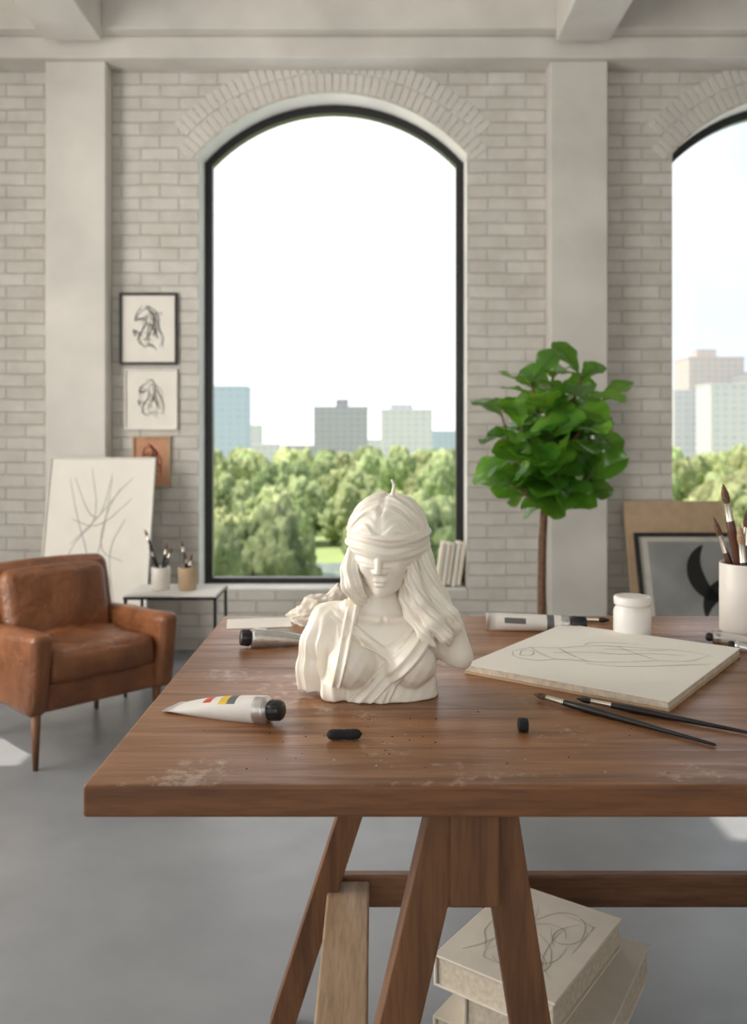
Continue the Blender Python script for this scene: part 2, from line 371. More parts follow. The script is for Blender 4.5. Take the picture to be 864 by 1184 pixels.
# ------------------------------------------------------------ exterior
GZ=-14
box('park_lawn',-400,500,30,900,GZ-1,GZ,M_grass,.01)
mb=MB(); n=40
mb.add([( -5.8+6.5*math.cos(2*math.pi*k/n),98+7*math.sin(2*math.pi*k/n)*(1+.2*math.sin(3*2*math.pi*k/n)),GZ+.02) for k in range(n)],[tuple(range(n))],M_pond); mb.build('pond')
protos=[]
for t in range(6):
    bm=bmesh.new()
    for k in range(22):
        th=random.uniform(0,6.28); rr=random.uniform(.1,.66); zz=random.uniform(.32,.86)
        rad=random.uniform(.13,.30)*(1.15-.5*abs(zz-.6))
        if k==0: rr=0;zz=.58;rad=.42
        M=Matrix.Translation((rr*math.cos(th)*(1.2-zz)*1.3,rr*math.sin(th)*(1.2-zz)*1.3,zz))
        res=bmesh.ops.create_icosphere(bm,subdivisions=4,radius=rad,matrix=M)
        for v in res['verts']:
            c=M.translation; d=(v.co-c).normalized()
            v.co+=d*(noise.noise(v.co*5+Vector((t*7,0,0)))*.11+noise.noise(v.co*14)*.10+noise.noise(v.co*35)*.07)
    bmesh.ops.create_cone(bm,segments=10,radius1=.05,radius2=.03,depth=.5,cap_ends=True,matrix=Matrix.Translation((0,0,.25)))
    me=bpy.data.meshes.new('tree_crown_%d'%t); bm.to_mesh(me); bm.free(); me.materials.append(M_tree)
    for p in me.polygons: p.use_smooth=True
    protos.append(me)
park=empty('park_trees',(0,100,GZ))
def tree(x,y,h,w):
    o=bpy.data.objects.new('tree',random.choice(protos)); col.objects.link(o); o.parent=park
    o.location=(x,y-100,.0); o.scale=(w,w,h); o.rotation_euler=(0,0,random.uniform(0,6.28))
for d in list(np.arange(50,125,13))+list(np.arange(135,350,28)):
    for rng in ((195,570),(740,960)):
        stepx=8.6 if d<125 else 13
        px=rng[0]+random.uniform(0,60)
        while px<rng[1]:
            dd=d+random.uniform(-5,5); X=(px-432)/1000*dd
            hh=random.uniform(5.6,9.4) if d<125 else random.uniform(7.6,11.4)
            w=hh*random.uniform(.6,.85)
            if not (312<px<432 and 45<d<118) : tree(X,dd,hh,w)
            px+=stepx/d*1000*random.uniform(.75,1.25)
for (x,y,h_,w_) in ((-8.2,78,5.5,4.2),(-4.4,58,3.4,2.6),(-2.4,120,7.5,5.5),(-9.5,122,8.2,6)): tree(x,y,h_,w_)
city=empty('city_skyline',(0,0,GZ))
def building(x0,x1,yt,d,mat,pent=None):
    s=d/1000; X0=(x0-432)*s; X1=(x1-432)*s; Z=CH+(HZ-yt)*s
    mb=MB(); w=X1-X0; mb.rbox((w,w*.8,Z-GZ),(0,0,(Z-GZ)/2),mat,r=.2,k=1,smooth=False)
    mb.rbox((w*1.02,w*.82,.8),(0,0,Z-GZ),mat,r=.1,k=1,smooth=False)
    if pent:
        p0=(pent[0]-432)*s-(X0+X1)/2; p1=(pent[1]-432)*s-(X0+X1)/2; zt=CH+(HZ-pent[2])*s-GZ
        mb.rbox((p1-p0,w*.3,zt-(Z-GZ)),((p0+p1)/2,0,(zt+Z-GZ)/2),mat,r=.1,k=1,smooth=False)
    o=mb.build('tower',parent=city); o.location=((X0+X1)/2,d+w*.4,0)
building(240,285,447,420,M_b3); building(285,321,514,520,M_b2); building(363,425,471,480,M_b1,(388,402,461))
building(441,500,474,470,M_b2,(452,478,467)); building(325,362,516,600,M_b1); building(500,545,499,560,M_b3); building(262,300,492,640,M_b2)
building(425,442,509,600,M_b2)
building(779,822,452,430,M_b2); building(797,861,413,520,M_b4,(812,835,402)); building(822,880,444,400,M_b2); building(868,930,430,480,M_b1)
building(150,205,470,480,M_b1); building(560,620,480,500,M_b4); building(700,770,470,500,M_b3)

# ------------------------------------------------------------ table
TZ=.75; TX0=-.32; TX1=1.42; TY0=.95; TY1=1.85
mb=MB()
mb.rbox((TX1-TX0,TY1-TY0,.036),((TX0+TX1)/2,(TY0+TY1)/2,TZ-.018),M_table,r=.004,k=2,smooth=False)
tab=mb.build('work_table')
tab.data.materials.append(M_edge)
for p in tab.data.polygons:
    if p.normal.z<.75: p.material_index=1
def trestle(name,cx):
    mb=MB(); W=.046; D=.045
    mb.rbox((.056,.80,.112),(cx+.008,1.375,.657),M_trestle,r=.003,k=1,smooth=False)
    for y,l0,l1,r0,r1 in ((1.01,-.018,-.185,.034,.145),(1.66,-.055,-.285,.055,.16)):
        mb.beam((cx+l0,y,.713),(cx+l1,y,.0),W,D,M_trestle)
        mb.beam((cx+r0,y,.713),(cx+r1,y,.0),W,D,M_trestle)
    return mb.build(name)
trestle('table_trestle',.107); trestle('table_trestle.001',1.1)
box('trestle_stretcher',-.10,1.14,1.684,1.708,.215,.278,M_tresx)
box('pale_plank',-.088,-.008,1.04,1.682,.246,.270,M_pale)

def squiggles(n,w,h,seed,amp=.5):
    rd=random.Random(seed); out=[]
    for _ in range(n):
        x=rd.uniform(-w*.4,w*.4); y=rd.uniform(-h*.4,h*.4); a=rd.uniform(0,6.28); P=[(x,y)]
        da=rd.uniform(-.6,.6)
        for _ in range(rd.randint(4,8)):
            a+=da+rd.uniform(-.4,.4); x+=math.cos(a)*w*.12*amp*2; y+=math.sin(a)*h*.12*amp*2
            x=max(-w*.45,min(w*.45,x)); y=max(-h*.45,min(h*.45,y)); P.append((x,y))
        out.append(P)
    return out
stack=empty('sketchbook_stack',(.275,1.435,0))
zz=0
rd=random.Random(3)
for k,(w,l,t) in enumerate(((.23,.28,.052),(.23,.29,.050),(.22,.28,.055),(.215,.28,.05),(.22,.28,.052),(.205,.275,.050))):
    mb=MB(); mb.rbox((w-.008,l-.008,t-.006),(0,0,t/2),M_pages,r=.002,k=1,smooth=False)
    mb.rbox((w,l,.004),(0,0,.002),M_cover,r=.0015,k=1,smooth=False); mb.rbox((w,l,.004),(0,0,t-.002),M_cover,r=.0015,k=1,smooth=False)
    mb.rbox((.005,l,t),(-w/2,0,t/2),M_cover,r=.0015,k=1,smooth=False)
    if k==5:
        for P in squiggles(18,w*.8,l*.8,5): mb.ribbon(P,.0014,M_pencil_f,M=Matrix.Translation((0,0,t)))
    o=mb.build('sketchbook',parent=stack); o.location=(rd.uniform(-.02,.02)+(.02 if k==4 else 0),rd.uniform(-.03,.0),zz)
    o.rotation_euler=(0,0,math.radians(-34+rd.uniform(-12,12) if k<5 else -36)); zz+=t+.0005

pc=Vector((.147,1.399,0)); u=Vector((.80,-.60,0)); v=Vector((.6,.8,0)); PL=.33; PV=.38
cen=pc+u*PL/2+v*PV/2
mb=MB(); mb.rbox((PL,PV,.004),(0,0,.002),M_tan,r=.001,k=1,smooth=False)
mb.rbox((PL-.003,PV-.003,.010),(0,0,.009),M_pages,r=.001,k=1,smooth=False)
mb.rbox((PL,PV,.0012),(0,0,.0147),M_paper,r=.0005,k=1,smooth=False)
Lf=[[(-.17,.02),(-.13,.045),(-.08,.035),(-.03,.05),(.03,.045),(.09,.03),(.14,.02),(.175,-.01)],
[(-.17,.02),(-.175,-.01),(-.14,-.03),(-.10,-.02),(-.05,-.035),(.01,-.04),(.07,-.03),(.12,-.04),(.175,-.01)],
[(-.13,.045),(-.12,.0),(-.10,-.02)],[(-.08,.035),(-.07,.0),(-.05,-.035)],[(-.10,.01),(-.04,.015),(.02,.0),(.08,.005),(.13,-.01)],
[(-.16,.0),(-.15,.03),(-.13,.02),(-.14,-.005),(-.16,.0)],[(.03,.045),(.05,.0),(.07,-.03)],[(-.03,.05),(-.01,.07),(.04,.065),(.08,.05)],
[(-.06,-.045),(0,-.06),(.08,-.055),(.15,-.05)],[(.0,.03),(.05,.02),(.11,.02)]]
Mp=Matrix.Translation((0,0.01,.0153))
c45=math.cos(math.radians(38)); s45=math.sin(math.radians(38))
for P in Lf:
    for j in range(2):
        mb.ribbon([((x*c45-y*1.35*s45)*.95+random.uniform(-.003,.003),(x*s45+y*1.35*c45)*.95+random.uniform(-.003,.003)) for x,y in P],.0012,M_pencil_f,M=Mp,off=.0002)
o=mb.build('sketch_pad'); o.location=(cen.x,cen.y,TZ); o.rotation_euler=(0,0,math.atan2(u.y,u.x))

def P(px,py,z=TZ):
    d=F*(CH-z)/(py-HZ); return Vector(((px-432)*d/F,d,z))
def ptube(name,tail,cap,r=.018,label=0,capr=.7,capl=.018,body=None,fl=1.05,vert=False):
    tail=Vector(tail); cap=Vector(cap); tail.z=TZ+(r*1.16 if vert else .0025); cap.z=TZ+r+.0005
    Ln=(cap-tail).length
    z=(cap-tail).normalized(); x=Vector((0,0,1)).cross(z).normalized(); y=z.cross(x)
    if vert: x,y=y,-x
    M=Matrix.Translation(tail)@Matrix((x,y,z)).transposed().to_4x4()
    mb=MB(); seg=28; B=Ln-capl-.006; body=body or M_tubew
    e0=1.13 if vert else 1.27
    secs=[(0,r*e0,.0014),(.008,r*e0,.0016),(.0085,r*e0*.98,.001)]
    for i in range(1,12):
        t=i/11; secs.append((.0085+(B-.0085)*t,r*(e0*(1-t)+t*1.0) ,.001+(r-.001)*math.sin(min(1,t**.75*fl)*math.pi/2)))
    for i in range(len(secs)-1):
        vs=[]
        for (zz,a,b_) in (secs[i],secs[i+1]):
            for k in range(seg):
                th=2*math.pi*k/seg; wob=1+(.03 if not vert else .015)*math.sin(3*th+zz*90)*(1-zz/B)
                vs.append((a*math.cos(th)*wob,b_*math.sin(th),zz))
        t=secs[i][0]/B
        for k in range(seg):
            m=body if t<.86 else M_tubem
            if t<.05: m=M_tubem
            ang=(k+.5)/seg
            if label==1 and .5<t<.62 and .1<ang<.4: m=M_yel
            if label==1 and .38<t<.48 and .15<ang<.35: m=M_red
            if label==1 and .64<t<.72 and .1<ang<.4: m=M_grayl
            if label==2 and .3<t<.75 and .2<ang<.32: m=M_grayl
            if label==3 and .72<t<.8: m=M_grayl
            if label==3 and .2<t<.4 and (.16<ang<.24 or .66<ang<.74): m=M_grayl
            mb.add([vs[k],vs[(k+1)%seg],vs[seg+(k+1)%seg],vs[seg+k]],[(0,1,2,3)],m,M,True)
    mb.lathe([(r,B),(r*.97,B+.002),(r*.45,B+.006),(r*.42,B+.008)],M_tubem,28,M)
    c0=B+.006; cr=r*capr
    mb.lathe([(.0,c0),(cr*.95,c0),(cr,c0+.001),(cr*.93,c0+capl-.001),(cr*.86,c0+capl),(0.0001,c0+capl)],M_cap,28,M)
    for k in range(14):
        a=2*math.pi*k/14
        mb.tube([(cr*math.cos(a),cr*math.sin(a),c0+.002),(cr*.94*math.cos(a),cr*.94*math.sin(a),c0+capl-.002)],.0008,M_cap,5,M)
    return mb.build(name)
ptube('paint_tube',P(199,819),P(326,838),r=.0185,label=1,capr=.72,capl=.018)
ptube('paint_tube.001',P(372,742),P(278,749),r=.018,label=2,capr=.8,capl=.018,body=M_tubem)
ptube('paint_tube.002',P(562,729),P(678,731),r=.0155,label=3,capr=.95,capl=.03,fl=1.7,vert=True)
ptube('paint_tube.003',P(885,744),P(817,743),r=.0105,label=0,capr=.7,capl=.010)
ptube('paint_tube.004',P(900,757),P(842,752),r=.0100,label=2,capr=.7,capl=.010,body=M_tubem)

def brush(name,a,b,rb=.004,hm=M_hand,bl=.022,fl=.03,br=M_brist,parent=None):
    a=Vector(a); b=Vector(b); L=(b-a).length; M=align(a,b); mb=MB()
    prof=[(.0003,0),(rb*.5,bl*.2),(rb*.95,bl*.5),(rb*1.05,bl*.8),(rb*.85,bl),(rb*.85,bl+.001),(rb*.95,bl+fl),(rb,bl+fl+.001),(rb*1.25,bl+fl+(L-bl-fl)*.15),(rb*1.1,bl+fl+(L-bl-fl)*.35),(rb*.7,bl+fl+(L-bl-fl)*.7),(rb*.42,L-.003),(.0003,L)]
    mats=[br]*5+[M_ferr]*2+[hm]*5
    mb.lathe(prof,hm,14,M,mats=mats); return mb.build(name,parent=parent)
a=P(617,808);b=P(829,864);a.z=TZ+.007;b.z=TZ+.0025; brush('paintbrush',a,b,.0045)
a=P(668,815)+Vector((0,.010,0));b=P(885,855)+Vector((0,.006,0));a.z=TZ+.0065;b.z=TZ+.003; brush('paintbrush.001',a,b,.0042,br=M_hand)
a=P(706,721);b=P(640,716);a.z=TZ+.007;b.z=TZ+.003; brush('paintbrush.002',a,b+Vector((-.06,.0,0)),.005,br=M_hand)

def lumpy(name,a,b,r,mat):
    a=Vector(a);b=Vector(b); pts=[];rad=[]
    for i in range(13):
        t=i/12; p=a.lerp(b,t); e=min(1,math.sqrt(max(0,1-(abs(2*t-1))**6))+.05)
        pts.append(p); rad.append(r*e*(1+.1*noise.noise(Vector((t*9,r*900,0)))))
    mb=MB(); mb.tube(pts,rad,mat,12); return mb.build(name)
a=P(377,856);b=P(419,855);a.z=b.z=TZ+.007; lumpy('charcoal_stick',a,b,.0064,M_char)
a=P(598,846);b=P(611,848);a.z=b.z=TZ+.009; lumpy('charcoal_stick.001',a,b+Vector((.002,.006,0)),.0088,M_char)
mb=MB(); rd=random.Random(9)
for k in range(80):
    px=rd.gauss(470,80) if k%2 else rd.uniform(300,800); py=rd.uniform(828,890) if k%2 else rd.uniform(812,895)
    p=P(px,py); s=rd.uniform(.0005,.0014)
    mb.rbox((s*1.6,s,s*.7),(p.x,p.y,TZ+s*.36),M_char if rd.random()<.6 else M_pages,r=.0003,k=1,smooth=False)
mb.build('charcoal_crumbs')

p=P(735,741); mb=MB()
mb.lathe([(0.0001,0),(.030,0),(.034,.004),(.035,.012),(.035,.050),(.033,.058),(.029,.062),(.029,.064),(.0335,.065),(.0345,.068),(.0345,.078),(.033,.0805),(.028,.081),(.0001,.0805)],M_jar,40)
o=mb.build('paint_jar'); o.location=(p.x,p.y+.02,TZ)
cup=empty('brush_cup',(.727,1.69,TZ)); mb=MB()
mb.lathe([(0.0001,0),(.043,0),(.047,.003),(.048,.01),(.048,.134),(.047,.137),(.045,.136),(.044,.13),(.044,.008),(.0001,.006)],M_cup,40); mb.build('cup',parent=cup)
def cupbrush(x,y,tx,ty,h,rb,hm,br,par,base=.012):
    brush('brush',(tx,ty,h),(x,y,base),rb,hm,bl=.038,fl=.035,br=br,parent=par)
for args in ((.01,.0,-.048,-.01,.292,.0075,M_handr,M_brist),(.015,.01,-.055,.02,.225,.006,M_handr,M_brist),(.0,-.02,-.022,-.025,.215,.007,M_hand,M_bristl),(-.01,0,.006,0,.245,.008,M_handr,M_brist),(-.015,.015,.022,.01,.25,.006,M_hand,M_brist),(-.02,-.01,.05,-.01,.26,.007,M_handr,M_bristl),(.02,-.015,-.03,.025,.24,.0055,M_hand,M_brist)):
    cupbrush(*args,cup)
mb=MB(); mb.rbox((.13,.09,.0012),(0,0,.0006),M_paper,r=.0004,k=1,smooth=False); o=mb.build('paper_sheet'); o.location=(-.235,1.775,TZ); o.rotation_euler=(0,0,.15)
bm=bmesh.new(); bmesh.ops.create_icosphere(bm,subdivisions=6,radius=1)
for vv in bm.verts:
    c=vv.co.copy(); fo=1-abs(math.sin(c.x*4.2+2.2*noise.noise(c*1.3)+c.z*1.5)); nn=noise.noise(c*1.5)*.25+fo*.28-abs(noise.noise(c*4))*.15
    c*=(.85+nn); c.z*=.85+.3*c.x; vv.co=(c.x*.062,c.y*.04,max(0,c.z*.068+.014))
me=bpy.data.meshes.new('rag'); bm.to_mesh(me); bm.free(); me.materials.append(M_cloth)
for q in me.polygons: q.use_smooth=True
o=bpy.data.objects.new('crumpled_rag',me); col.objects.link(o); o.location=(-.104,1.76,TZ)

# ------------------------------------------------------------ bust (SDF -> surface nets)
H_=1.0
xs=np.arange(-108,112,H_,dtype=np.float32); ys=np.arange(-66,60,H_,dtype=np.float32); zs=np.arange(-3.3,262,H_,dtype=np.float32)
X,Y,Z=np.meshgrid(xs,ys,zs,indexing='ij')
def ell(p,c,r):
    a=(p[0]-c[0])/r[0];b=(p[1]-c[1])/r[1];c_=(p[2]-c[2])/r[2]
    k0=np.sqrt(a*a+b*b+c_*c_); k1=np.sqrt((a/r[0])**2+(b/r[1])**2+(c_/r[2])**2)+1e-6
    return k0*(k0-1)/k1
def cap(p,a,b,ra,rb):
    ax,ay,az=[b[i]-a[i] for i in range(3)]; px=p[0]-a[0];py=p[1]-a[1];pz=p[2]-a[2]
    t=np.clip((px*ax+py*ay+pz*az)/(ax*ax+ay*ay+az*az),0,1)
    return np.sqrt((px-t*ax)**2+(py-t*ay)**2+(pz-t*az)**2)-(ra+(rb-ra)*t)
def smin(a,b,k):
    h=np.clip(.5+.5*(b-a)/k,0,1); return b*(1-h)+a*h-k*h*(1-h)
def smax(a,b,k): return -smin(-a,-b,k)
def sab(x,e=.04): return np.sqrt(np.sin(x)**2+e)
def chain(p,pts,k=5):
    d=None
    for i in range(len(pts)-1):
        a,b=pts[i],pts[i+1]; c=cap(p,a[:3],b[:3],a[3],b[3]); d=c if d is None else smin(d,c,k)
    return d
W=(X,Y,Z)
yaw=math.radians(-13); pit=math.radians(7)
dx=X-8;dy=Y-5;dz=Z-185
hx=dx*math.cos(yaw)+dy*math.sin(yaw); hy0=-dx*math.sin(yaw)+dy*math.cos(yaw)
hz=dz*math.cos(pit)-hy0*math.sin(pit); hy=hy0*math.cos(pit)+dz*math.sin(pit)
Hh=(hx,hy,hz); ax_=np.abs(hx)
skull=ell(Hh,(0,4,6),(41,47,47))
face=ell(Hh,(0,-16,-20),(27.5,29,40))
jaw=ell(Hh,(0,-22,-42),(18,20,18))
base=smin(smin(skull,face,12),jaw,8)
face2=smin(base,ell(Hh,(0,-37,-52),(9,8,7.5)),7)
face2=smin(face2,ell((ax_,hy,hz),(15,-33,-24),(10,9,10)),8)
nose=cap(Hh,(0,-43,-2),(0,-51.5,-25),3.4,4.0); nose=smin(nose,ell((ax_,hy,hz),(4.6,-46.5,-27),(3.2,4,2.8)),2.5)
face2=smin(face2,nose,5)
lipu=ell((ax_,hy,hz),(3.0,-44.6,-37.4),(6.2,3.6,2.0)); lipl=ell(Hh,(0,-44.0,-42.2),(7.0,4.6,2.7))
face2=smin(face2,lipu,1.3); face2=smin(face2,lipl,1.3)
face2=smax(face2,-ell(Hh,(0,-49.6,-39.7),(9.5,3.2,.7)),1.0)
face2=smax(face2,-cap(Hh,(0,-50.5,-30.5),(0,-49.5,-34),1.3,1.3),1.5)
ang=np.arctan2(hz+2,-(hy-4))
wav=1.6*np.sin(ax_*.13+hz*.05+ang*1.2)
gph=ang*15+wav
g=1-2*sab(gph*.5,.02)
g2=np.sin(gph*2.7+1.1*np.sin(ax_*.2))
hairc=ell(Hh,(0,6,8),(47,51,49.5))-2.1*g-.6*g2
hairc=hairc+np.exp(-(hx)**2/10)*3.5*(hz>0)
hairc=smax(hairc,-ell(Hh,(0,-57,-22),(28,34,41)),4)
hairc=smax(hairc,-(hz+45),6)
backh=ell(Hh,(0,20,-22),(43,36,56))-1.4*np.sin(hx*.5+1.8*np.sin(hz*.06))
hair=smin(hairc,backh,8)
headall=smin(base,smin(ell(Hh,(0,6,8),(47,51,49.5)),backh,8),6)
zb=hz+3
q=zb+1.2*np.sin(hx*.07+.6)+.09*hx
fold=1.9*(1-2*sab(q*.17+.3,.02))+.8*np.sin(q*.75-.05*hx+.9*np.sin(hx*.09))
band=smax(headall-2.8-fold,np.abs(zb)-19.5,3)
def twist(pts,k=5,amp=2.6,f=3,ph=0,tw=.045):
    d=chain(W,pts,k)
    P_=np.array(sorted(pts,key=lambda p:p[2])); cx=np.interp(Z,P_[:,2],P_[:,0]); cy=np.interp(Z,P_[:,2],P_[:,1])
    th=np.arctan2(Y-cy,X-cx)
    return d-amp*(.5-sab(.5*(f*th+Z*tw*2+ph),.01))-.6*np.sin(f*2.0*th+Z*tw*4+ph)
lockL=twist([(-30,-4,172,9),(-34,-9,152,11),(-33,-11,134,12.5),(-27,-8,121,9),(-18,2,112,6)],f=6,tw=.06)
lockL2=twist([(-24,8,150,12),(-26,8,125,13),(-26,10,104,9)],f=6)
lockR=twist([(46,6,186,12),(46,6,160,15),(50,4,137,17),(62,-2,112,18),(72,-8,94,16),(78,-12,80,9)],8,f=8,tw=.08)
lockR2=twist([(36,-16,162,6),(38,-20,140,9),(45,-26,116,10),(60,-30,95,11),(74,-32,78,8),(78,-30,68,3)],6,f=5,tw=.10,ph=1)
lockR3=twist([(30,-2,140,8),(31,-8,118,9),(37,-18,100,9),(50,-30,82,8),(60,-34,68,3)],6,f=5,tw=.10,ph=2)
lockR4=twist([(56,0,140,8),(66,-10,120,9),(80,-14,100,9),(88,-14,86,7),(86,-14,76,3)],5,f=5,tw=.1)
locks=smin(smin(lockR,lockR2,2),lockR3,2); locks=smin(locks,lockR4,2)
head=smin(face2,hair,1.6); head=smin(head,band,.8)
neck=cap(W,(3,2,135),(2,10,88),17,21)
torso=ell(W,(4,12,28),(62,36,82))
sh=cap(W,(-58,12,80),(74,12,70),19,21)
trap=smin(cap(W,(-4,14,106),(-52,14,86),12,16),cap(W,(8,14,106),(68,14,78),12,17),6)
body=smin(smin(torso,sh,16),trap,14)
body=smin(body,ell(W,(4,4,0),(64,38,40)),10)
body=smin(body,ell(W,(-33,-25,43),(25,26,25)),6); body=smin(body,ell(W,(36,-26,45),(25,26,25)),6)
arm=cap(W,(78,10,70),(90,4,46),23,19); arm=smax(arm,-(Z-36+.35*(X-85)),3)
skin=smin(body,neck,12); skin=smin(skin,arm,9)
clav=np.minimum(cap(W,(-2,-17,93),(-44,-4,97),2.5,2),cap(W,(8,-17,93),(50,-4,94),2.5,2)); skin=smin(skin,clav,9)
skin=smax(skin,-ell(W,(3,-32,95),(4,6,5)),5)
neckline=Z-(62+.010*(X-2)**2+np.abs(X-2)*.32)
fb=.45*np.sin(.24*X+.20*Z+1.4*np.sin(X*.05+Z*.04))+.25*np.sin(.5*X-.3*Z)
fab=smax(skin-2.4-fb,neckline,2)
rim=smax(skin-4.0,np.abs(neckline+3.2)-2.8,3)
fab=smin(fab,rim,2); fab=smax(fab,X-66,4)
def band_line(a,b,w,off,fa=1.1,fr=.62):
    L=math.hypot(b[0]-a[0],b[1]-a[1]); nx=-(b[1]-a[1])/L; nz=(b[0]-a[0])/L
    s=(X-a[0])*nx+(Z-a[1])*nz
    return smax(smax(skin-off-fa*(1-2*sab(s*fr*.5+.02*Z,.02)),np.abs(s)-w,2.5),(Y-14),3)
sash1=band_line((68,94),(-30,-4),10,7.0,1.6)
sash2=smax(band_line((38,78),(-4,-8),7,5.2,1.3,.8),Z-60,4)
lap=smax(smax(band_line((-52,98),(22,42),5.5,5.0,1.1,.9),X-20,3),-X-60,3)
lap2=band_line((-32,104),(-60,-4),7.5,7,1.7,.7)
robe=chain(W,[(-38,12,100,13),(-60,12,86,22),(-71,10,60,23),(-76,8,30,21.5),(-77,6,2,20.5)],8)
rp=.30*(X*.8-Y)+.02*Z+.9*np.sin(Z*.035)
rf=2.8*(1-2*sab(rp*.6,.04))+.6*np.sin(rp*2.3+Z*.03)
robe=robe-rf*np.clip((104-Z)/60,.2,1)
drape=cap(W,(-40,2,104),(-54,-18,6),10,16)-1.5*(1-2*sab(.24*X+.03*Z))
robe=smin(robe,drape,4)
shr=chain(W,[(26,8,110,8),(54,4,98,12),(72,4,86,13)],8)-1.2*(1-2*sab(.16*X+.25*Y))
tot=smin(skin,fab,1.6)
for q_,k in ((sash2,1.2),(sash1,1.2),(lap,1.5),(lap2,1.6),(robe,1.5),(shr,3)): tot=smin(tot,q_,k)
tot=smin(tot,head,2.0); tot=smin(tot,lockL2,2); tot=smin(tot,lockL,1.5); tot=smin(tot,locks,1.5)
tot=smax(tot,-(Z-1.2*np.sin(X*.09)**2),2)
tot=smax(tot,-(Z-np.clip((-60-X)*.5,0,7)),3)
tot=smax(tot,Y-50,4)
tot=smin(tot,chain(W,[(14,-4,236,3.2),(15,-4,246,2.0),(16,-4,252,1.7),(13.5,-4,258,1.6)],1),3)
def nets(Fv,org,h):
    ins=Fv<0; nx,ny,nz=Fv.shape
    c=np.zeros((nx-1,ny-1,nz-1),np.int8)
    offs=[(i,j,k) for i in (0,1) for j in (0,1) for k in (0,1)]
    for i,j,k in offs: c+=ins[i:nx-1+i,j:ny-1+j,k:nz-1+k]
    act=(c>0)&(c<8); idx=np.full(act.shape,-1,np.int32); A=np.argwhere(act); idx[act]=np.arange(len(A))
    pos=np.zeros((len(A),3)); cnt=np.zeros(len(A))
    for a in offs:
        for ax in range(3):
            if a[ax]==0:
                b=list(a); b[ax]=1
                fa=Fv[A[:,0]+a[0],A[:,1]+a[1],A[:,2]+a[2]]; fb=Fv[A[:,0]+b[0],A[:,1]+b[1],A[:,2]+b[2]]
                m=(fa<0)!=(fb<0); t=np.where(m,fa/(fa-fb+1e-12),0)
                p=np.array(a,float)[None,:].repeat(len(A),0); p[:,ax]+=t
                pos[m]+=p[m]; cnt[m]+=1
    V=(A+pos/cnt[:,None])*h+np.array(org)
    Q=[]
    for ax in range(3):
        sl0=[slice(None)]*3; sl1=[slice(None)]*3; sl0[ax]=slice(0,-1); sl1[ax]=slice(1,None)
        a_=ins[tuple(sl0)]; b_=ins[tuple(sl1)]; E=np.argwhere(a_!=b_)
        u_,v_=(ax+1)%3,(ax+2)%3
        E=E[(E[:,u_]>0)&(E[:,v_]>0)&(E[:,u_]<Fv.shape[u_]-1)&(E[:,v_]<Fv.shape[v_]-1)]
        def g(du,dv):
            e=E.copy(); e[:,u_]-=du; e[:,v_]-=dv; return idx[e[:,0],e[:,1],e[:,2]]
        q=np.stack([g(1,1),g(0,1),g(0,0),g(1,0)],1)
        fl=~a_[E[:,0],E[:,1],E[:,2]]; q[fl]=q[fl][:,::-1]; Q.append(q)
    return V,np.concatenate(Q)
V,Q=nets(tot,(xs[0],ys[0],zs[0]),H_)
V=V*.00127; V[:,2]*=.975
me=bpy.data.meshes.new('bust'); me.vertices.add(len(V)); me.vertices.foreach_set('co',V.astype(np.float32).ravel())
me.loops.add(len(Q)*4); me.loops.foreach_set('vertex_index',Q.astype(np.int32).ravel())
me.polygons.add(len(Q)); me.polygons.foreach_set('loop_start',np.arange(len(Q))*4); me.polygons.foreach_set('loop_total',np.full(len(Q),4))
me.update(calc_edges=True); me.validate(); me.polygons.foreach_set('use_smooth',[True]*len(me.polygons)); me.materials.append(M_wax)
bust=bpy.data.objects.new('blindfolded_woman_bust_candle',me); col.objects.link(bust)
bust.location=(.0102,1.285,TZ-V[:,2].min()+.0002)
sm=bust.modifiers.new('s','SMOOTH'); sm.factor=.5; sm.iterations=1
del X,Y,Z,tot

# ------------------------------------------------------------ armchair
phi=math.radians(46)
chair=empty('leather_armchair',(-1.135,2.875,0)); chair.rotation_euler=(0,0,phi)
w=.57
def part(name,fn):
    mb=MB(); fn(mb); return mb.build(name,parent=chair)
for nm,cx in (('arm_1',.038),('arm_2',w-.038)):
    def fn(mb):
        def wp(o,u):
            o=list(o); o[2]+= -.03*(u[1]+1)/2*(1 if u[2]>0 else 0); o[1]+= -.02*(u[2]) if u[1]<0 else 0
            o[2]+=.006*noise.noise(Vector((o[0]*12+cx,o[1]*12,o[2]*12))); return o
        mb.rbox((.076,.57,.285),(cx,.295,.325),M_leather,r=.028,k=5,n=8,bulge=(.006,.004,.006),warp=wp)
    part(nm,fn)
part('seat_base',lambda mb:mb.rbox((w-.13,.50,.10),(w/2,.30,.235),M_leather,r=.015,k=3,n=6,bulge=(0,.004,0)))
def seatw(o,u):
    o=list(o); o[2]+=.014*noise.noise(Vector((o[0]*9,o[1]*9,1)))+.008*noise.noise(Vector((o[0]*25,o[1]*25,3))); return o
part('seat_cushion',lambda mb:mb.rbox((w-.148,.47,.115),(w/2,.265,.330),M_leather,r=.035,k=5,n=16,bulge=(.002,.01,.022),warp=seatw))
Mb=Matrix.Translation((w/2,.485,.437))@Matrix.Rotation(math.radians(-13),4,'X')
def bw(o,u):
    o=list(o); o[1]+=.010*noise.noise(Vector((o[0]*10,o[2]*10,1))); return o
part('backrest',lambda mb:mb.rbox((w-.05,.12,.42),(0,0,0),M_leather,r=.045,k=6,n=12,bulge=(.0,.02,.012),M=Mb,warp=bw))
Mb2=Matrix.Translation((w/2,.42,.475))@Matrix.Rotation(math.radians(-13),4,'X')
part('back_cushion',lambda mb:mb.rbox((w-.15,.09,.31),(0,0,0),M_leather,r=.04,k=6,n=12,bulge=(.0,.022,.008),M=Mb2,warp=bw))
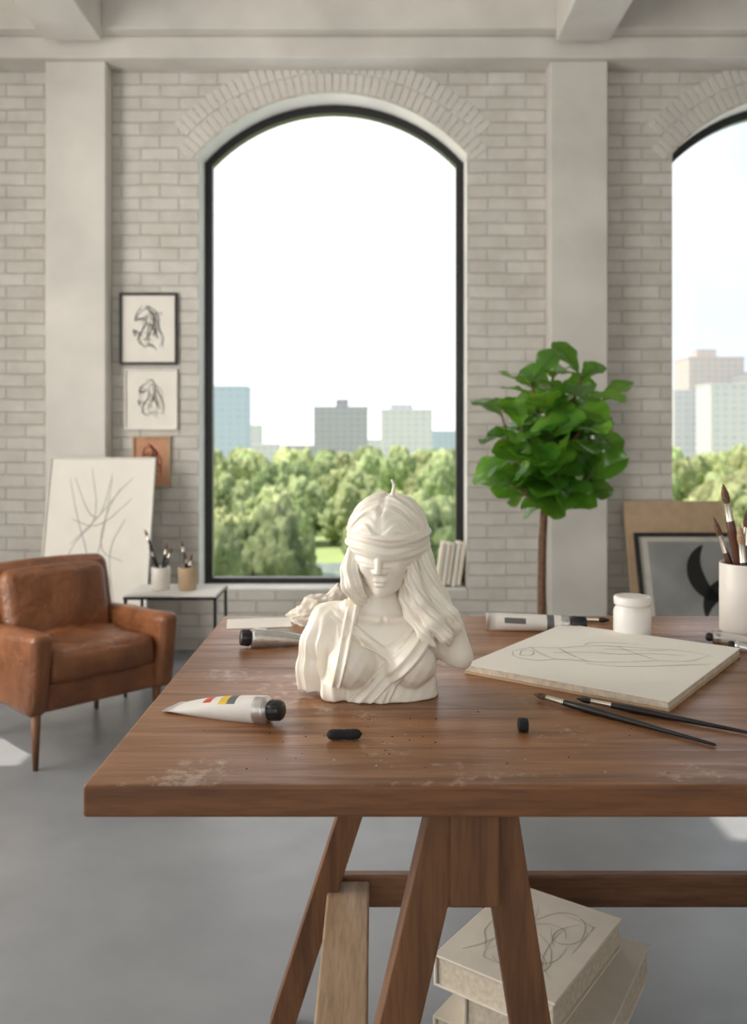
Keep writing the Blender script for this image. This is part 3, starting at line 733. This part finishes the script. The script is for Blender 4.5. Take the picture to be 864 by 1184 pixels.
def legs(mb):
    for (x,y) in ((.035,.05),(w-.06,.06),(.06,.52),(w-.06,.52)):
        mb.lathe([(.0001,0),(.009,0),(.017,.19),(.0001,.195)],M_trestle,12,Matrix.Translation((x,y,0)))
part('legs',legs)

# ------------------------------------------------------------ side table with cups
st_=empty('side_table',(-.885,3.9,0)); mb=MB(); mb.rbox((.40,.28,.014),(0,0,.437),M_reveal,r=.003,k=1,smooth=False)
mb.rbox((.408,.288,.012),(0,0,.430),M_black,r=.002,k=1,smooth=False); mb.build('top',parent=st_)
mb=MB()
for x in (-.195,.195):
    for y in (-.135,.135): mb.beam((x,y,0),(x,y,.43),.013,.013,M_black)
mb.build('legs',parent=st_)
for k,(px,ctr) in enumerate(((186,0),(217,1))):
    Xc=(px-432)*3.9/1000; e=empty('brush_cup.%03d'%(k+1),(Xc,3.9,.4445)); mb=MB()
    mb.lathe([(.0001,0),(.036,0),(.040,.003),(.042,.10),(.040,.102),(.038,.098),(.036,.006),(.0001,.005)],M_cup if k==0 else M_tan,24); mb.build('cup',parent=e)
    if k==0: BB=((.02,0,-.075,.01,.27),(.01,.01,-.05,-.01,.2),(-.01,0,.03,0,.21),(-.015,-.01,.05,.01,.19))
    else: BB=((.01,0,-.03,.01,.22),(.0,.01,-.01,-.01,.17),(-.01,0,.02,0,.16))
    for (x,y,tx,ty,h_) in BB: brush('brush',(tx,ty,h_),(x,y,.012),.006,M_hand,bl=.03,fl=.02,parent=e)

# ------------------------------------------------------------ pictures on wall
def picture(name,x0,x1,y0,y1,fmat,fw,mat_in,strokes,smat,depth=WD,lean=None):
    s=depth/1000; cx=((x0+x1)/2-432)*s; zc=CH+(HZ-(y0+y1)/2)*s; w_=(x1-x0)*s; h_=(y1-y0)*s
    mb=MB(); t=.022
    if fw>0:
        for (a,b_,c,d) in ((-w_/2,w_/2,h_/2-fw,h_/2),(-w_/2,w_/2,-h_/2,-h_/2+fw),(-w_/2,-w_/2+fw,-h_/2+fw,h_/2-fw),(w_/2-fw,w_/2,-h_/2+fw,h_/2-fw)):
            mb.rbox((b_-a,d-c,t),((a+b_)/2,(c+d)/2,t/2),fmat,r=.002,k=1,smooth=False)
        mb.rbox((w_-fw,h_-fw,.008),(0,0,.006),mat_in,r=.001,k=1,smooth=False); top=.0102
    else:
        mb.rbox((w_,h_,.012),(0,0,.006),mat_in,r=.001,k=1,smooth=False); top=.0122
    for P_,wd in strokes(w_,h_): mb.ribbon(P_,wd,smat,M=Matrix.Translation((0,0,top)),off=.0006)
    o=mb.build(name)
    if lean is None:
        o.location=(cx,depth-.001,zc); o.rotation_euler=(math.radians(90),0,0)
    return o,w_,h_
def horse(w,h):
    L=[[(-.06,.30),(-.14,.24),(-.2,.14),(-.17,.1),(-.1,.15),(-.04,.16)],[(-.06,.30),(.0,.34),(.02,.28),(.1,.24),(.16,.12),(.18,-.02),(.22,-.12),(.18,-.26)],
       [(-.04,.16),(-.06,.04),(-.14,-.06),(-.16,-.18),(-.06,-.24)],[(-.06,-.24),(.04,-.2),(.1,-.28)],[(.04,.2),(.06,.06),(.0,-.06),(-.04,-.18)],
       [(-.02,.3),(.06,.18),(.12,.04),(.1,-.1)],[(-.14,-.06),(-.22,-.0),(-.2,-.1)],[(.0,.1),(.1,.0),(.14,-.16)]]
    rd=random.Random(int(w*1e4)); out=[]
    for P_ in L:
        for j in range(3): out.append(([(x*w*1.15+rd.uniform(-.012,.012),y*h*1.0+rd.uniform(-.012,.012)) for x,y in P_],.0045))
    for P_ in squiggles(12,w*.5,h*.5,int(w*999),.5): out.append((P_,.003))
    return out
picture('framed_horse_drawing',139,206,339,422,M_black,.014,M_paper,horse,M_pencil)
picture('framed_horse_drawing.001',145,206,427,497,M_reveal,.008,M_paper,horse,M_pencil_f)
M_rust=simple('rust_ink',(.30,.08,.04),.8,bmp=0); M_orange=simple('orange_paper',(.60,.31,.19),.8,var=.1)
picture('orange_print',154,198,504,563,M_tan,.012,M_orange,horse,M_rust)
def leaning(name,x0,x1,ytop,depth_top,ybot_depth,fmat,fw,mat_in,strokes,smat):
    s=depth_top/1000; X0=(x0-432)*s; X1=(x1-432)*s; zt=CH+(HZ-ytop)*s
    run=depth_top-ybot_depth; Ln=math.hypot(zt,run)
    o,w_,h_=picture(name,x0,x1,0,Ln/s,fmat,fw,mat_in,strokes,smat,depth=depth_top,lean=True)
    ang=math.atan2(zt,run)
    o.rotation_euler=(ang,0,0)
    o.location=Vector(((X0+X1)/2,ybot_depth,0.0))+Vector((0,math.cos(ang),math.sin(ang)))*(Ln/2)+Vector((0,0,.001)); return o
def bigsk(w,h):
    L=[[(-.1,.35),(.0,.1),(-.2,.0),(-.28,-.1)],[(.2,.25),(-.02,.1),(-.25,-.02)],[(.1,.3),(.05,.0),(-.05,-.2),(.1,-.4)],[(-.25,.1),(.0,.05),(.3,.2)],[(.25,.1),(.1,-.05),(.2,-.3)],[(-.3,.3),(-.2,.1),(-.05,-.1),(-.1,-.35)],[(.3,.3),(.1,.2),(0,-.05),(.25,-.1)],[(-.25,.3),(-.1,.12),(.02,.1),(.1,.32)]]
    return [([(x*w,y*h+.1*h) for x,y in P_],.0055) for P_ in L]
leaning('drawing_board',60,181,530,4.43,4.17,M_reveal,.006,M_paper,bigsk,M_pencil_f)
leaning('tan_canvas_board',720,835,580,4.565,4.32,M_tan,0,M_tan,lambda w,h:[],M_tan)
M_gart=simple('grey_art_print',(.27,.27,.265),.6,var=.35,nscale=3,bmp=0)
M_mat=simple('print_mat_board',(.56,.53,.48),.8)
o=leaning('framed_abstract_print',732,866,617,4.40,4.17,M_black,.02,M_mat,lambda w,h:[],M_char)
mb=MB()
w_=(866-732)*4.4/1000; hh=.70
mb.rbox((w_-.13,hh-.11,.003),(0,0,.0125),M_gart,r=.001,k=1,smooth=False)
def crescent(cx,cy,R,r2,ox,oy,a0,a1,n=24):
    out=[];inn=[]
    for i in range(n+1):
        t=i/n; a=a0+(a1-a0)*t; th=math.sin(math.pi*t)**.7*r2
        out.append((cx+R*math.cos(a),cy+R*math.sin(a))); inn.append((cx+(R-th)*math.cos(a)+ox*math.sin(math.pi*t),cy+(R-th)*math.sin(a)))
    vs=[(x,y,.0146) for x,y in out]+[(x,y,.0146) for x,y in inn]; m=n+1
    mb.add(vs,[(i,i+1,m+i+1,m+i) for i in range(n)],M_char)
crescent(.10,.14,.15,.085,0,0,math.radians(110),math.radians(285))
crescent(.16,-.04,.15,.08,0,0,math.radians(60),math.radians(200))
mb.build('art_panel',parent=o)
bk=empty('sill_books',(.40,WD+.09,Z0+.013))
for k in range(5):
    mb=MB(); mb.rbox((.020,.11,.235-.008*(k%3)),(0,0,.117),M_paper if k%2 else M_cover,r=.003,k=1,smooth=False)
    mb.rbox((.003,.112,.24-.008*(k%3)),(.0115,0,.12),M_grayl if k==2 else M_pages,r=.001,k=1,smooth=False)
    q=mb.build('book',parent=bk); q.location=(-.055+k*.027,0,.004); q.rotation_euler=(0,.14,0)

# ------------------------------------------------------------ plant
plant=empty('fiddle_leaf_fig',(.715,3.6,0)); mb=MB()
mb.lathe([(.0001,0),(.12,0),(.13,.01),(.16,.28),(.165,.30),(.15,.30),(.148,.27),(.0001,.27)],M_pot,36)
mb.lathe([(.149,.265),(.0001,.27)],M_soil,36); mb.build('pot',parent=plant)
mb=MB(); tp=[(-.01,0,.26),(-.015,0,.5),(-.012,.0,.7),(.0,0,.88),(.02,0,1.07),(.035,0,1.24),(.03,0,1.40)]
mb.tube(tp,[.021,.018,.017,.015,.012,.009,.005],M_trunk,12)
branches=[[(.0,0,.86),(-.07,-.03,.96),(-.15,-.05,1.08),(-.20,-.06,1.26)],[(.01,0,.92),(.1,.02,1.0),(.19,.03,1.12),(.23,.02,1.27)],[(.02,0,1.02),(.0,-.1,1.1),(-.03,-.14,1.24)],[(.02,0,1.02),(.06,.1,1.12),(.08,.14,1.28)],[(.03,0,1.12),(.1,-.06,1.26),(.13,-.08,1.38)],[(.0,0,.84),(.07,-.08,.90),(.17,-.12,.98)],[(.0,0,.84),(-.06,-.05,.88),(-.16,-.08,.94)],[(.02,0,1.1),(-.04,-.05,1.24),(-.07,-.06,1.36)],[(.0,0,.9),(.02,-.1,.94),(.04,-.17,1.02)],[(.02,0,1.0),(-.06,-.09,1.08),(-.12,-.13,1.16)],[(.02,0,1.0),(.08,-.10,1.10),(.13,-.15,1.18)]]
for b_ in branches: mb.tube(b_,[.010,.007,.005,.004][:len(b_)],M_trunk,8)
mb.build('trunk',parent=plant)
def leaf(mb,pos,dirv,L,rnd):
    z=Vector(dirv).normalized(); upv=Vector((rnd.uniform(-.6,.4),rnd.uniform(-1.4,.0),1)); x=z.cross(upv).normalized(); y=x.cross(z).normalized()
    n=12; m=6; vs=[];fs=[]; wmax=L*.36; ph=rnd.uniform(0,6)
    curl=rnd.uniform(.1,.6); pet=L*.12
    for i in range(n+1):
        t=i/n; wd=wmax*(math.sin(math.pi*min(1,t**1.25))**.65)*(.72+.42*t) if 0<t<1 else .002
        wd*=1-.12*math.exp(-((t-.38)/.1)**2)
        for j in range(-m,m+1):
            s=j/m; zz=pet+L*t
            yy=-curl*L*t*t*.6+ .25*abs(s)*wd+ .11*wd*math.sin(t*16+ph+2*s)*abs(s) - .02*L*math.cos(t*34)*abs(s)*.3
            vs.append(Vector(pos)+x*(s*wd)+y*yy+z*zz)
    K=2*m+1
    for i in range(n):
        for j in range(K-1): fs.append((i*K+j,i*K+j+1,(i+1)*K+j+1,(i+1)*K+j))
    mb.add(vs,fs,M_leaf,None,True)
    mb.tube([Vector(pos),Vector(pos)+z*pet*1.1],.0025,M_leaf,5)
    mb.tube([Vector(pos)+z*(pet+L*t)+y*(-curl*L*t*t*.6+.001) for t in [i/8 for i in range(9)]],[.0022*(1-.8*i/8) for i in range(9)],M_leaf,5)
mb=MB(); rnd=random.Random(12)
allb=[tp[3:]]+branches
for bi,b_ in enumerate(allb):
    n=17 if bi==0 else 13
    for k in range(n):
        t=(k+.6)/n; t=.15+.85*t; ff=t*(len(b_)-1); i=min(int(ff),len(b_)-2); p=Vector(b_[i]).lerp(Vector(b_[i+1]),ff-i)
        th=k*2.4+bi*1.1+rnd.uniform(-.3,.3); el=rnd.uniform(-.55,.5)+ (.6 if t>.88 else 0)
        d=Vector((math.cos(th)*math.cos(el),math.sin(th)*math.cos(el)*.9,math.sin(el)+.1))
        leaf(mb,p,d,rnd.uniform(.13,.195),rnd)
mb.build('leaves',parent=plant,fixn=False)

# ------------------------------------------------------------ lights
w_=bpy.data.worlds.new('sky'); scene.world=w_; w_.use_nodes=True; nt=w_.node_tree; bg=nt.nodes['Background']
tc=nt.nodes.new('ShaderNodeTexCoord'); sp=nt.nodes.new('ShaderNodeSeparateXYZ'); nt.links.new(tc.outputs['Generated'],sp.inputs[0])
r=ramp(nt,sp.outputs[0],[(.0,(1,1,1)),(.22,(.97,.985,1)),(.40,(.52,.63,.74)),(1,(.52,.62,.76))])
nz=N(nt,'ShaderNodeTexNoise',Scale=3.0,Detail=5.0); nt.links.new(tc.outputs['Generated'],nz.inputs['Vector'])
rr=ramp(nt,nz.outputs[0],[(.48,(0,0,0)),(.75,(.6,.6,.6))]); mx=nt.nodes.new('ShaderNodeMixRGB'); mx.inputs[2].default_value=(1,1,1,1)
nt.links.new(rr.outputs[0],mx.inputs[0]); nt.links.new(r.outputs[0],mx.inputs[1]); nt.links.new(mx.outputs[0],bg.inputs[0])
bg.inputs[1].default_value=1.45
sl=bpy.data.lights.new('sun','SUN'); sl.energy=6; sl.angle=.01; sl.color=(1,.92,.80); so=bpy.data.objects.new('sun',sl); col.objects.link(so)
so.rotation_euler=Vector((1,0,-1.6)).to_track_quat('-Z','Y').to_euler()
def area(name,loc,dirv,sx,sy,e,c=(1,1,1)):
    l=bpy.data.lights.new(name,'AREA'); l.shape='RECTANGLE'; l.size=sx; l.size_y=sy; l.energy=e; l.color=c
    o=bpy.data.objects.new(name,l); col.objects.link(o); o.location=loc; o.rotation_euler=Vector(dirv).to_track_quat('-Z','Z').to_euler(); return o
area('fill_left',(XL+.05,2.0,1.6),(1,0,0),2.2,1.9,78,(1,.95,.87))  # added area lamp, boosts the soft light from the left window side
area('fill_front',(-.8,YB+.05,1.8),(0,1,0),2.4,2.2,17,(1,.95,.87))  # added fill lamp behind the camera, brightens surfaces facing it

# ------------------------------------------------------------ camera
cd=bpy.data.cameras.new('cam'); cam=bpy.data.objects.new('camera',cd); col.objects.link(cam); scene.camera=cam
cam.location=(0,0,CH); cam.rotation_euler=(math.radians(90),0,0)
cd.sensor_fit='AUTO'; cd.sensor_width=36; cd.lens=36*F/1184; cd.shift_y=-(592-HZ)/1184
cd.dof.use_dof=True; cd.dof.focus_distance=1.22; cd.dof.aperture_fstop=5.0; cd.clip_end=2000
scene.view_settings.view_transform='Standard'
scene.view_settings.look='None'
scene.view_settings.exposure=0.05
